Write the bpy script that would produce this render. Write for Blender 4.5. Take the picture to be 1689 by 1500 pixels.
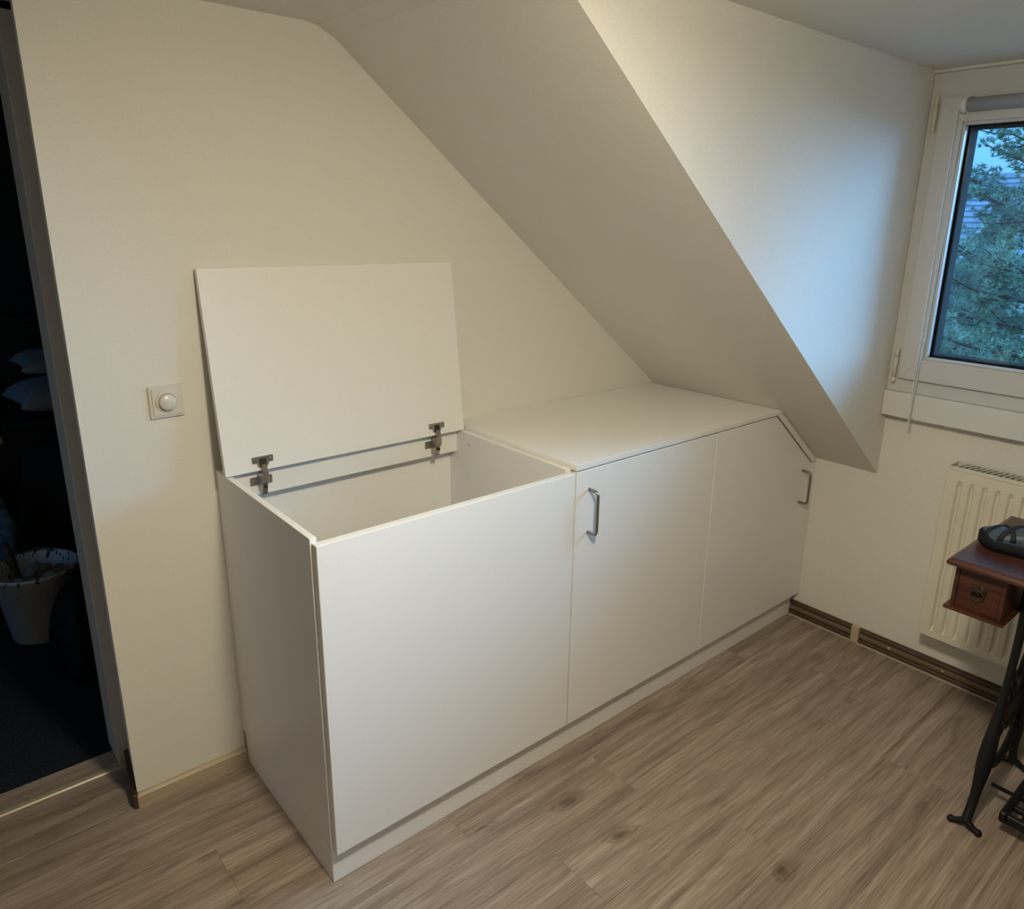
import bpy, bmesh, math, random
import numpy as np
from mathutils import Vector, Matrix
random.seed(7); RNG = np.random.default_rng(7)
for o in list(bpy.data.objects): bpy.data.objects.remove(o)
S = bpy.context.scene; COL = S.collection
# ------------------------------------------------------------------ camera
FPX = 1222.09; CAM = Vector((-0.5897, -1.9315, 1.5486)); YAW, PITCH, ROLL = 0.7119, -0.2836, 0.0168
fw = Vector((math.sin(YAW)*math.cos(PITCH), math.cos(YAW)*math.cos(PITCH), math.sin(PITCH)))
rt = Vector((math.cos(YAW), -math.sin(YAW), 0)); up = rt.cross(fw)
r2 = rt*math.cos(ROLL)+up*math.sin(ROLL); u2 = -rt*math.sin(ROLL)+up*math.cos(ROLL)
cd = bpy.data.cameras.new('camera'); cam = bpy.data.objects.new('camera', cd); COL.objects.link(cam)
cam.matrix_world = Matrix(((r2.x, u2.x, -fw.x, CAM.x), (r2.y, u2.y, -fw.y, CAM.y), (r2.z, u2.z, -fw.z, CAM.z), (0, 0, 0, 1)))
cd.sensor_fit = 'HORIZONTAL'; cd.sensor_width = 36; cd.lens = FPX/1689*36
cd.shift_x = -22.02/1689; cd.shift_y = -29.14/1689; cd.clip_start = 0.02; cd.clip_end = 300
S.camera = cam
# ------------------------------------------------------------------ world, exposure
SKY = 3.6
w = bpy.data.worlds.new('sky'); S.world = w; w.use_nodes = True
nt = w.node_tree; nt.nodes.clear()
tcw = nt.nodes.new('ShaderNodeTexCoord'); spw = nt.nodes.new('ShaderNodeSeparateXYZ'); nt.links.new(tcw.outputs['Generated'], spw.inputs[0])
skr = nt.nodes.new('ShaderNodeValToRGB'); nt.links.new(spw.outputs['Z'], skr.inputs[0])     # clear sky: pale at the horizon, deeper and stronger overhead
skr.color_ramp.elements[0].position = 0.0; skr.color_ramp.elements[0].color = (0.052, 0.160, 0.34, 1)
skr.color_ramp.elements[1].position = 1.0; skr.color_ramp.elements[1].color = (0.15, 0.46, 1.0, 1)
cln = nt.nodes.new('ShaderNodeTexNoise'); cln.inputs['Scale'].default_value = 5.0; cln.inputs['Detail'].default_value = 5; nt.links.new(tcw.outputs['Generated'], cln.inputs['Vector'])
clr = nt.nodes.new('ShaderNodeMapRange'); clr.inputs[1].default_value = 0.52; clr.inputs[2].default_value = 0.75; clr.inputs[3].default_value = 0.0; clr.inputs[4].default_value = 0.7; nt.links.new(cln.outputs['Fac'], clr.inputs[0])
mxw = nt.nodes.new('ShaderNodeMix'); mxw.data_type = 'RGBA'; mxw.inputs[7].default_value = (0.16, 0.22, 0.27, 1); nt.links.new(clr.outputs[0], mxw.inputs[0]); nt.links.new(skr.outputs[0], mxw.inputs[6])
bg = nt.nodes.new('ShaderNodeBackground'); bg.inputs['Strength'].default_value = SKY
wo = nt.nodes.new('ShaderNodeOutputWorld')
nt.links.new(mxw.outputs[2], bg.inputs[0]); nt.links.new(bg.outputs[0], wo.inputs[0])
# added broad blue light: lends the window the cool daylight the sky lacks
sd_ = bpy.data.lights.new('added_daylight', 'SUN'); sd_.energy = 12.5; sd_.color = (0.25, 0.57, 1.0); sd_.angle = math.radians(54)
so_ = bpy.data.objects.new('added_daylight', sd_); COL.objects.link(so_)
so_.rotation_euler = Vector((-0.80, 0.60, -0.42)).to_track_quat('-Z', 'Y').to_euler(); so_.location = (12, -9, 8)
S.view_settings.view_transform = 'Standard'; S.view_settings.look = 'None'
S.view_settings.exposure = 0.25; S.view_settings.gamma = 1.0; S.view_settings.use_curve_mapping = False
LAMP_POS = (0.05, -1.55, 1.95); LAMP_DOWN, LAMP_SIDE = 13.0, 16.5; LAMP_COL = (1.0, 0.89, 0.66)

# ------------------------------------------------------------------ helpers
def new_bm(): return bmesh.new()
def box(bm, x0, x1, y0, y1, z0, z1, bev=0.0, seg=1):
    vs = [bm.verts.new(c) for c in ((x0,y0,z0),(x1,y0,z0),(x1,y1,z0),(x0,y1,z0),(x0,y0,z1),(x1,y0,z1),(x1,y1,z1),(x0,y1,z1))]
    fs = [bm.faces.new([vs[i] for i in q]) for q in ((0,3,2,1),(4,5,6,7),(0,1,5,4),(1,2,6,5),(2,3,7,6),(3,0,4,7))]
    if bev > 0:
        es = {e for f in fs for e in f.edges}
        bmesh.ops.bevel(bm, geom=list(es), offset=bev, segments=seg, affect='EDGES', profile=0.5)
    return vs
def prism(bm, poly, axis, a, b, bev=0.0, seg=1):
    """polygon in the two other axes (in xyz order) extruded along axis from a to b"""
    def mk(p, t):
        q = list(p); q.insert('xyz'.index(axis), t); return bm.verts.new(q)
    A = [mk(p, a) for p in poly]; B = [mk(p, b) for p in poly]; n = len(poly)
    fs = [bm.faces.new(A), bm.faces.new(B[::-1])]
    for i in range(n): fs.append(bm.faces.new((A[i], B[i], B[(i+1) % n], A[(i+1) % n])))
    bmesh.ops.recalc_face_normals(bm, faces=fs)
    if bev > 0:
        bmesh.ops.bevel(bm, geom=list({e for f in fs for e in f.edges}), offset=bev, segments=seg, affect='EDGES', profile=0.5)
def tube(bm, pts, r, n=10, cap=True, flat=1.0):
    pts = [Vector(p) for p in pts]; rs = r if isinstance(r, (list, tuple)) else [r]*len(pts)
    t0 = (pts[1]-pts[0]).normalized(); ref = Vector((0,0,1)) if abs(t0.z) < 0.9 else Vector((1,0,0))
    nrm = t0.cross(ref).normalized(); rings = []
    for i, p in enumerate(pts):
        t = (pts[min(i+1, len(pts)-1)]-pts[max(i-1, 0)]).normalized()
        nrm = (nrm - t*nrm.dot(t)).normalized(); bn = t.cross(nrm)
        rings.append([bm.verts.new(p+(nrm*math.cos(k*2*math.pi/n)*flat+bn*math.sin(k*2*math.pi/n))*rs[i]) for k in range(n)])
    for a, b in zip(rings, rings[1:]):
        for k in range(n):
            f = bm.faces.new((a[k], a[(k+1) % n], b[(k+1) % n], b[k])); f.smooth = True
    if cap: bm.faces.new(rings[0][::-1]); bm.faces.new(rings[-1])
def lathe(bm, prof, n=32, c=(0,0,0), axis='z', smooth=True):
    rings = []
    for r, h in prof:
        ring = []
        for k in range(n):
            a = 2*math.pi*k/n; u, v = r*math.cos(a), r*math.sin(a)
            p = {'z': (u, v, h), 'y': (u, h, v), 'x': (h, u, v)}[axis]
            ring.append(bm.verts.new((c[0]+p[0], c[1]+p[1], c[2]+p[2])))
        rings.append(ring)
    fs = []
    for a, b in zip(rings, rings[1:]):
        for k in range(n):
            f = bm.faces.new((a[k], a[(k+1) % n], b[(k+1) % n], b[k])); f.smooth = smooth; fs.append(f)
    if prof[0][0] > 1e-6: fs.append(bm.faces.new(rings[0]))
    if prof[-1][0] > 1e-6: fs.append(bm.faces.new(rings[-1]))
    bmesh.ops.remove_doubles(bm, verts=[v for r in rings for v in r], dist=1e-7)
    bmesh.ops.recalc_face_normals(bm, faces=[f for f in fs if f.is_valid])
def wpos(o):
    v = Vector((0,0,0))
    while o is not None: v = v + o.location; o = o.parent
    return v
def obj(name, bm, mat, parent=None, base=None):
    """one mesh object; geometry is given in world metres, the origin is the thing's base"""
    o_at = wpos(parent) if parent is not None else Vector(base or (0,0,0))
    me = bpy.data.meshes.new(name)
    bmesh.ops.translate(bm, verts=bm.verts, vec=-o_at); bm.normal_update(); bm.to_mesh(me); bm.free()
    me.materials.append(mat); o = bpy.data.objects.new(name, me); COL.objects.link(o)
    if parent is not None: o.parent = parent
    else: o.location = o_at
    return o
def tag(o, label=None, cat=None, group=None, kind=None):
    if label: o['label'] = label
    if cat: o['category'] = cat
    if group: o['group'] = group
    if kind: o['kind'] = kind
    return o
def thing(name, label, cat, base, group=None):
    o = bpy.data.objects.new(name, None); COL.objects.link(o); o.location = base; o.empty_display_size = 0.05
    return tag(o, label, cat, group)
def struct(name, bm, mat, label=None, cat=None): return tag(obj(name, bm, mat), label, cat, kind='structure')

# ------------------------------------------------------------------ materials
def mat(name, col=(0.8,0.8,0.8), rough=0.5, metal=0.0, spec=0.5):
    m = bpy.data.materials.new(name); m.use_nodes = True
    b = m.node_tree.nodes['Principled BSDF']
    b.inputs['Base Color'].default_value = (*col, 1); b.inputs['Roughness'].default_value = rough
    b.inputs['Metallic'].default_value = metal; b.inputs['Specular IOR Level'].default_value = spec
    return m
def nodes(m): t = m.node_tree; return t, t.nodes, t.links, t.nodes['Principled BSDF']
def bump(m, scale, strength, dist=0.001, detail=3):
    t, N, Lk, b = nodes(m)
    tc = N.new('ShaderNodeTexCoord'); n = N.new('ShaderNodeTexNoise'); n.inputs['Scale'].default_value = scale; n.inputs['Detail'].default_value = detail
    bp = N.new('ShaderNodeBump'); bp.inputs['Strength'].default_value = strength; bp.inputs['Distance'].default_value = dist
    Lk.new(tc.outputs['Object'], n.inputs['Vector']); Lk.new(n.outputs['Fac'], bp.inputs['Height']); Lk.new(bp.outputs[0], b.inputs['Normal'])
    return m
def mottle(m, c1, c2, scale, detail=3, stretch=(1,1,1), lo=0.35, hi=0.65):
    t, N, Lk, b = nodes(m)
    tc = N.new('ShaderNodeTexCoord'); mp = N.new('ShaderNodeMapping'); mp.inputs['Scale'].default_value = stretch
    n = N.new('ShaderNodeTexNoise'); n.inputs['Scale'].default_value = scale; n.inputs['Detail'].default_value = detail
    r = N.new('ShaderNodeValToRGB'); r.color_ramp.elements[0].position = lo; r.color_ramp.elements[1].position = hi
    r.color_ramp.elements[0].color = (*c1, 1); r.color_ramp.elements[1].color = (*c2, 1)
    Lk.new(tc.outputs['Object'], mp.inputs['Vector']); Lk.new(mp.outputs[0], n.inputs['Vector']); Lk.new(n.outputs['Fac'], r.inputs[0]); Lk.new(r.outputs[0], b.inputs['Base Color'])
    return m
M = {}
M['wall'] = bump(mottle(mat('wall_paint', rough=0.9, spec=0.2), (0.76,0.745,0.69), (0.80,0.785,0.73), 260, 2), 420, 0.35, 0.0008)
M['far_paint'] = mat('brown_grey_paint', (0.60,0.57,0.51), 0.9)
M['white'] = bump(mottle(mat('white_melamine', rough=0.38, spec=0.4), (0.85,0.845,0.825), (0.88,0.875,0.855), 300, 2), 900, 0.08, 0.0003)
M['pvc'] = mat('white_plastic_frame', (0.62,0.62,0.61), 0.35)
M['sill'] = mat('sill_white', (0.72,0.72,0.70), 0.4)
M['hinge_cap'] = mat('cream_cap', (0.66,0.63,0.54), 0.4)
M['gasket'] = mat('black_gasket', (0.006,0.008,0.010), 0.9, spec=0.05)
M['steel'] = mat('brushed_steel', (0.33,0.31,0.28), 0.35, 0.9)
M['nickel'] = mat('nickel', (0.42,0.38,0.33), 0.3, 1.0)
M['nickel_dark'] = mat('nickel_dark', (0.05,0.045,0.04), 0.45, 0.6)
M['switch'] = mat('switch_plastic', (0.70,0.68,0.61), 0.25)
M['radiator'] = mat('radiator_enamel', (0.74,0.71,0.60), 0.35)
M['dark_gap'] = mat('dark_inside', (0.03,0.028,0.025), 0.8)
M['roller'] = mat('silver_blind', (0.42,0.43,0.47), 0.35, 0.25)
M['chain'] = mat('chain_plastic', (0.78,0.77,0.74), 0.35)
M['lightwood'] = bump(mottle(mat('light_oak_skirting', rough=0.5), (0.42,0.335,0.235), (0.54,0.45,0.335), 6, 4, (2,40,40)), 300, 0.1, 0.0004)
M['darkwood'] = mottle(mat('dark_skirting', rough=0.45), (0.045,0.022,0.012), (0.10,0.05,0.028), 6, 4, (40,2,40))
M['midwood'] = mottle(mat('skirting_channel', rough=0.5), (0.15,0.105,0.065), (0.21,0.15,0.095), 6, 4, (40,2,40))
M['caulk'] = mat('skirting_seal', (0.42,0.34,0.26), 0.6)
M['beige'] = mat('beige_clip', (0.50,0.43,0.31), 0.5)
M['frame_paint'] = mat('door_frame_paint', (0.50,0.48,0.43), 0.6)
M['metal_strip'] = mat('threshold_metal', (0.50,0.44,0.33), 0.4, 0.4)
M['mahogany'] = mottle(mat('mahogany', rough=0.32), (0.035,0.010,0.006), (0.085,0.026,0.012), 5, 5, (1,1,14))
M['mahogany_top'] = mottle(mat('mahogany_top', rough=0.28), (0.045,0.016,0.012), (0.095,0.034,0.022), 5, 5, (14,1,1))
M['brass'] = mat('old_brass', (0.055,0.040,0.028), 0.55, 0.6)
M['iron'] = bump(mat('cast_iron', (0.006,0.006,0.007), 0.5, 0.0, 0.3), 160, 0.4, 0.001)
M['rubber'] = mat('black_rubber', (0.008,0.009,0.011), 0.7, spec=0.15)
M['leather'] = bump(mat('sky_tinted_black_leather', (0.045,0.072,0.105), 0.26), 120, 0.2, 0.0008)  # bluish reflections on black leather put into its base colour
M['strap'] = mat('black_strap', (0.008,0.009,0.012), 0.7)
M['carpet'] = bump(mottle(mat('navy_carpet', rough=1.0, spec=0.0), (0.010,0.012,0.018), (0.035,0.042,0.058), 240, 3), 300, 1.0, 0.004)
M['darkwall'] = mat('dark_room_shade', (0.10,0.105,0.10), 0.9)  # low albedo puts the unlit room's darkness into the wall colour
M['blackboard'] = mat('black_furniture', (0.018,0.018,0.018), 0.6)
M['fabric_grey'] = bump(mat('pillow_cotton', (0.40,0.43,0.44), 0.95), 30, 0.5, 0.01)
M['denim'] = bump(mottle(mat('blue_denim', rough=0.95), (0.05,0.10,0.16), (0.12,0.20,0.28), 25), 60, 0.5, 0.004)
M['coat'] = bump(mat('black_coat', (0.010,0.011,0.013), 0.9), 25, 0.6, 0.01)
M['bagplastic'] = bump(mat('black_bag', (0.006,0.006,0.007), 0.6, spec=0.2), 18, 0.8, 0.02)
M['pattern'] = mottle(mat('yellow_print', rough=0.9), (0.03,0.03,0.03), (0.55,0.48,0.22), 30, 2, (1,1,1), 0.45, 0.55)
M['paper'] = bump(mat('grubby_paper', (0.30,0.29,0.25), 0.9), 40, 0.5, 0.004)
M['plasticbit'] = mat('pale_film', (0.55,0.62,0.68), 0.25)
M['stick'] = mottle(mat('dirty_wood', rough=0.8), (0.05,0.04,0.03), (0.12,0.09,0.06), 14)
M['bark'] = bump(mottle(mat('bark', rough=0.95), (0.06,0.05,0.045), (0.16,0.13,0.11), 5, 4), 8, 0.6, 0.02)
M['rooftile'] = mottle(mat('roof_tile', rough=0.8), (0.14,0.16,0.19), (0.24,0.26,0.29), 2.0)
M['render'] = mottle(mat('house_render', rough=0.9), (0.55,0.54,0.50), (0.63,0.62,0.58), 1.5)
M['grass'] = mottle(mat('grass', rough=1.0), (0.04,0.08,0.025), (0.09,0.14,0.05), 1.5)
M['houseglass'] = mat('house_glass', (0.03,0.04,0.05), 0.1)
M['bulb'] = mat('bulb_glass', (1,0.95,0.85), 0.3)
_b = M['bulb'].node_tree.nodes['Principled BSDF']; _b.inputs['Emission Color'].default_value = (*LAMP_COL, 1); _b.inputs['Emission Strength'].default_value = 3
def make_bucket_mat():
    m = mat('white_bucket', (0.6,0.62,0.62), 0.4); t, N, Lk, b = nodes(m)
    tc = N.new('ShaderNodeTexCoord'); mp = N.new('ShaderNodeMapping'); mp.inputs['Scale'].default_value = (1,1,0.4)
    n = N.new('ShaderNodeTexNoise'); n.inputs['Scale'].default_value = 55; n.inputs['Detail'].default_value = 2
    sep = N.new('ShaderNodeSeparateXYZ'); mr = N.new('ShaderNodeMapRange'); mr.inputs[1].default_value = 0.18; mr.inputs[2].default_value = 0.28; mr.inputs[3].default_value = -0.14; mr.inputs[4].default_value = 0.055
    ad = N.new('ShaderNodeMath'); ad.operation = 'ADD'; r = N.new('ShaderNodeValToRGB')
    r.color_ramp.elements[0].position = 0.60; r.color_ramp.elements[1].position = 0.63
    r.color_ramp.elements[0].color = (0.60,0.63,0.64,1); r.color_ramp.elements[1].color = (0.02,0.02,0.025,1)
    Lk.new(tc.outputs['Object'], mp.inputs[0]); Lk.new(mp.outputs[0], n.inputs['Vector']); Lk.new(tc.outputs['Object'], sep.inputs[0]); Lk.new(sep.outputs['Z'], mr.inputs[0])
    Lk.new(n.outputs['Fac'], ad.inputs[0]); Lk.new(mr.outputs[0], ad.inputs[1]); Lk.new(ad.outputs[0], r.inputs[0]); Lk.new(r.outputs[0], b.inputs['Base Color'])
    return m
M['bucket'] = make_bucket_mat()
def make_floor_mat():
    m = mat('oak_laminate', rough=0.42, spec=0.4); t, N, Lk, b = nodes(m)
    tc = N.new('ShaderNodeTexCoord'); oi = N.new('ShaderNodeObjectInfo')
    sc = N.new('ShaderNodeVectorMath'); sc.operation = 'SCALE'; sc.inputs[0].default_value = (37.0, 11.0, 23.0); Lk.new(oi.outputs['Random'], sc.inputs['Scale'])
    ad = N.new('ShaderNodeVectorMath'); ad.operation = 'ADD'; Lk.new(tc.outputs['Object'], ad.inputs[0]); Lk.new(sc.outputs[0], ad.inputs[1])
    def noise(stretch, scale, detail, dist=0.0, rough=0.55):
        mp = N.new('ShaderNodeMapping'); mp.inputs['Scale'].default_value = stretch; Lk.new(ad.outputs[0], mp.inputs[0])
        n = N.new('ShaderNodeTexNoise'); n.inputs['Scale'].default_value = scale; n.inputs['Detail'].default_value = detail; n.inputs['Distortion'].default_value = dist; n.inputs['Roughness'].default_value = rough
        Lk.new(mp.outputs[0], n.inputs['Vector']); return n
    def ramp(src, stops):
        r = N.new('ShaderNodeValToRGB'); e = r.color_ramp.elements
        e[0].position, e[0].color = stops[0][0], (*stops[0][1], 1); e[1].position, e[1].color = stops[-1][0], (*stops[-1][1], 1)
        for p, c in stops[1:-1]:
            q = e.new(p); q.color = (*c, 1)
        Lk.new(src, r.inputs[0]); return r
    def mix(mode, fac, a, c):
        x = N.new('ShaderNodeMix'); x.data_type = 'RGBA'; x.blend_type = mode
        if isinstance(fac, float): x.inputs[0].default_value = fac
        else: Lk.new(fac, x.inputs[0])
        Lk.new(a, x.inputs[6]); Lk.new(c, x.inputs[7]); return x.outputs[2]
    broad = ramp(noise((0.6, 17, 1), 1.7, 5, 0.25).outputs['Fac'], [(0.29, (0.255,0.192,0.147)), (0.5, (0.355,0.278,0.220)), (0.71, (0.45,0.368,0.300))])
    # cathedral figure: contour lines of a long, smooth height field
    fld = noise((0.45, 4.2, 1), 1.5, 1.3, 0.15)
    ml = N.new('ShaderNodeMath'); ml.operation = 'MULTIPLY'; ml.inputs[1].default_value = 20.0; Lk.new(fld.outputs['Fac'], ml.inputs[0])
    fr = N.new('ShaderNodeMath'); fr.operation = 'PINGPONG'; fr.inputs[1].default_value = 1.0; Lk.new(ml.outputs[0], fr.inputs[0])
    fig = ramp(fr.outputs[0], [(0.0, (0.68,0.66,0.64)), (0.35, (1,1,1)), (1.0, (1.06,1.05,1.04))])
    fine = ramp(noise((1.6, 60, 1), 5.0, 4, 0.1).outputs['Fac'], [(0.36, (0.56,0.54,0.52)), (0.60, (1.10,1.10,1.10))])
    pore = ramp(noise((5.0, 150, 1), 4.0, 2).outputs['Fac'], [(0.30, (0.55,0.52,0.50)), (0.42, (1,1,1))])
    c = mix('MULTIPLY', 0.6, broad.outputs[0], fig.outputs[0]); c = mix('MULTIPLY', 0.75, c, fine.outputs[0]); c = mix('MULTIPLY', 0.5, c, pore.outputs[0])
    # knots
    mp = N.new('ShaderNodeMapping'); mp.inputs['Scale'].default_value = (1.0, 2.1, 0.0); Lk.new(ad.outputs[0], mp.inputs[0])
    dn = noise((3, 8, 1), 3.0, 2); dv = N.new('ShaderNodeVectorMath'); dv.operation = 'SCALE'; dv.inputs['Scale'].default_value = 0.10; Lk.new(dn.outputs['Color'], dv.inputs[0])
    da = N.new('ShaderNodeVectorMath'); da.operation = 'ADD'; Lk.new(mp.outputs[0], da.inputs[0]); Lk.new(dv.outputs[0], da.inputs[1])
    vo = N.new('ShaderNodeTexVoronoi'); vo.inputs['Scale'].default_value = 2.5; Lk.new(da.outputs[0], vo.inputs['Vector'])
    kn = ramp(vo.outputs['Distance'], [(0.0, (0.20,0.17,0.15)), (0.06, (0.45,0.41,0.37)), (0.09, (0.80,0.77,0.74)), (0.11, (0.66,0.62,0.59)), (0.17, (1,1,1))])
    c = mix('MULTIPLY', 0.9, c, kn.outputs[0])
    hv = N.new('ShaderNodeHueSaturation'); mr = N.new('ShaderNodeMapRange'); mr.inputs[3].default_value = 0.94; mr.inputs[4].default_value = 1.06
    Lk.new(oi.outputs['Random'], mr.inputs[0]); Lk.new(mr.outputs[0], hv.inputs['Value']); hv.inputs['Saturation'].default_value = 0.95; Lk.new(c, hv.inputs['Color'])
    Lk.new(hv.outputs[0], b.inputs['Base Color'])
    bp = N.new('ShaderNodeBump'); bp.inputs['Strength'].default_value = 0.15; bp.inputs['Distance'].default_value = 0.0006; Lk.new(fine.outputs[0], bp.inputs['Height']); Lk.new(bp.outputs[0], b.inputs['Normal'])
    return m
M['floor'] = make_floor_mat()
def make_glass():
    m = bpy.data.materials.new('window_glass'); m.use_nodes = True; t = m.node_tree; t.nodes.clear()
    tr = t.nodes.new('ShaderNodeBsdfTransparent'); tr.inputs[0].default_value = (0.90,0.96,0.98,1)
    gl = t.nodes.new('ShaderNodeBsdfGlossy'); gl.inputs['Roughness'].default_value = 0.03
    fr = t.nodes.new('ShaderNodeFresnel'); fr.inputs[0].default_value = 1.45; mx = t.nodes.new('ShaderNodeMixShader'); o = t.nodes.new('ShaderNodeOutputMaterial')
    t.links.new(fr.outputs[0], mx.inputs[0]); t.links.new(tr.outputs[0], mx.inputs[1]); t.links.new(gl.outputs[0], mx.inputs[2]); t.links.new(mx.outputs[0], o.inputs[0])
    return m
M['glass'] = make_glass()
def make_needles():
    m = mat('pine_needles', (0.06,0.11,0.075), 0.7, spec=0.2); t, N, Lk, b = nodes(m)
    tc = N.new('ShaderNodeTexCoord'); n = N.new('ShaderNodeTexNoise'); n.inputs['Scale'].default_value = 2.2; n.inputs['Detail'].default_value = 3
    r = N.new('ShaderNodeValToRGB'); r.color_ramp.elements[0].position = 0.35; r.color_ramp.elements[1].position = 0.68
    r.color_ramp.elements[0].color = (0.16,0.235,0.20,1); r.color_ramp.elements[1].color = (0.44,0.54,0.34,1)
    Lk.new(tc.outputs['Object'], n.inputs['Vector']); Lk.new(n.outputs['Fac'], r.inputs[0]); Lk.new(r.outputs[0], b.inputs['Base Color'])
    return m
M['needles'] = make_needles()

# ------------------------------------------------------------------ room measures (metres)
L, K, TA, YC, ZC, X0 = 2.068, 0.681, 0.7893, -0.826, 2.020, 0.372
XD, XDB, XE = -0.2935, -0.267, -1.15            # right and left side of the doorway
XW, YF = -2.60, -4.20                           # far walls behind the camera
YC2 = -2.45                                     # other cheek of the dormer
D, H, F, P, W = 0.5647, 0.9047, -0.5896, 0.0985, 0.7508
def slope_z(x): return K + (L-x)*TA

# ------------------------------------------------------------------ the room shell
bm = new_bm(); vs = box(bm, XD, L+0.3, 0, 0.2, -0.05, 2.3)
for v in bm.verts:
    if abs(v.co.x-XD) < 1e-6 and v.co.y > 0.1: v.co.x = XDB
box(bm, XW-0.15, XE, 0, 0.2, -0.05, 2.3); box(bm, XE, XD, 0, 0.2, 1.995, 2.3)
struct('wall_back', bm, M['wall'], 'white plastered gable wall behind the cabinets with the doorway')
bm = new_bm(); X1 = L+0.13
box(bm, L, X1, YF, 0, -0.05, 0.915); box(bm, L, X1, YC, 0, 0.915, 2.3); box(bm, L, X1, YF, YC2, 0.915, 2.3); box(bm, L, X1, YC2, YC, 2.012, 2.3)
struct('wall_right', bm, M['wall'], 'low plastered wall under the window behind the radiator')
bm = new_bm(); box(bm, XW-0.15, XW, YF, 0, -0.05, 2.3); struct('wall_left', bm, M['far_paint'])
bm = new_bm(); box(bm, XW-0.15, X1, YF-0.15, YF, -0.05, 2.3); struct('wall_front', bm, M['far_paint'])
bm = new_bm(); box(bm, XW, X1, YF, 0, ZC, ZC+0.12); struct('ceiling', bm, M['wall'], 'flat white ceiling')
bm = new_bm(); c = 0.035
pol = [(L, K), (X0+c, slope_z(X0+c)), (X0-c*0.3, ZC-0.006), (X0-c*1.3, ZC), (L, ZC)]
prism(bm, pol, 'y', YC+0.006, 0); prism(bm, pol, 'y', YF, YC2-0.006)
struct('ceiling_slope', bm, M['wall'], 'sloping attic ceiling above the cabinets')
bm = new_bm(); pol = [(L, K), (X0+c, slope_z(X0+c)), (X0-c*0.3, ZC-0.006), (X0-c*1.3, ZC), (L, ZC)]
prism(bm, pol, 'y', YC, YC+0.006); struct('wall_cheek', bm, M['wall'], 'triangular side wall of the dormer beside the window')
bm = new_bm(); prism(bm, pol, 'y', YC2-0.006, YC2); struct('wall_cheek_far', bm, M['wall'])

# floor: every plank its own board
bm = new_bm(); box(bm, XW, L, YF, 0, -0.06, -0.012); box(bm, XE, XDB, 0, 0.285, -0.06, -0.012)
floor = struct('floor', bm, M['dark_gap'], 'grey-brown oak plank floor')
PL, PW, g = 1.285, 0.1865, 0.00012
def plank(x0, x1, y0, y1):
    bm = new_bm(); hx, hy = (x1-x0)/2-g, (y1-y0)/2-g; e = 0.0005
    t = [(-hx+e,-hy+e,0), (hx-e,-hy+e,0), (hx-e,hy-e,0), (-hx+e,hy-e,0)]
    m_ = [(-hx,-hy,-e), (hx,-hy,-e), (hx,hy,-e), (-hx,hy,-e)]; b_ = [(-hx,-hy,-0.0118), (hx,-hy,-0.0118), (hx,hy,-0.0118), (-hx,hy,-0.0118)]
    V = [[bm.verts.new(c) for c in q] for q in (t, m_, b_)]
    bm.faces.new(V[0])
    for a, b in ((V[0], V[1]), (V[1], V[2])):
        for k in range(4): bm.faces.new((a[k], b[k], b[(k+1) % 4], a[(k+1) % 4]))
    me = bpy.data.meshes.new('plank'); bmesh.ops.recalc_face_normals(bm, faces=bm.faces); bm.to_mesh(me); bm.free(); me.materials.append(M['floor'])
    o = bpy.data.objects.new('plank', me); COL.objects.link(o); o.parent = floor; o.location = ((x0+x1)/2, (y0+y1)/2, 0)
offs = [0.47, 0.915, 0.20, 0.66, 1.10, 0.33, 0.80]
y = -0.655-3*PW; rows = []
y1 = -0.655
ys = [y1+PW*k for k in range(-21, 5)]
for i in range(len(ys)-1):
    ya, yb = ys[i], ys[i+1]
    ya2, yb2 = max(ya, YF), min(yb, 0.0)
    if yb2-ya2 < 0.01: continue
    x = offs[(len(ys)-i) % 7] - 3*PL
    while x < L:
        a, b = max(x, XW), min(x+PL, L)
        if b-a > 0.02: plank(a, b, ya2, yb2)
        x += PL
plank(XE, XDB, 0.0, 0.188); plank(XE, XDB, 0.215, 0.285)
bm = new_bm(); prism(bm, [(0.186,0.0), (0.217,0.0), (0.214,0.004), (0.2015,0.0065), (0.189,0.004)], 'x', XE, XDB)
struct('trim_1', bm, M['metal_strip'], 'narrow threshold strip across the doorway')
bm = new_bm(); box(bm, XD-0.003, XDB+0.02, 0.2, 0.33, 0.0, 1.995, 0.002)
for v in bm.verts:
    pass
box(bm, XE-0.03, XE+0.02, 0.2, 0.33, 0, 1.995, 0.002); box(bm, XE-0.03, XDB+0.02, 0.2, 0.33, 1.975, 2.02, 0.002)
struct('door_1', bm, M['frame_paint'], 'painted door frame at the dark doorway')
# skirtings
def skirt(bm, x0, x1, y0, z1, th):
    prism(bm, [(y0,0), (y0-th,0), (y0-th,z1-0.006), (y0-th+0.006,z1), (y0,z1)], 'x', x0, x1)
bm = new_bm(); skirt(bm, XD-0.003, -0.0005, 0, 0.042, 0.016)
bb = struct('baseboard_back', bm, M['lightwood'], 'light oak skirting strip left of the chest')
bm = new_bm()
a = Vector((XD-0.0005, -0.014)); b = Vector((XDB-0.0005, 0.199)); nrm = Vector((-(b-a).y, (b-a).x)).normalized()*0.013
q = [a, b, b+nrm, a+nrm]; prism(bm, [tuple(p) for p in q], 'z', 0, 0.044, 0.0015)
tag(obj('return_piece', bm, M['darkwood'], bb), 'dark brown skirting piece inside the doorway')
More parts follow.
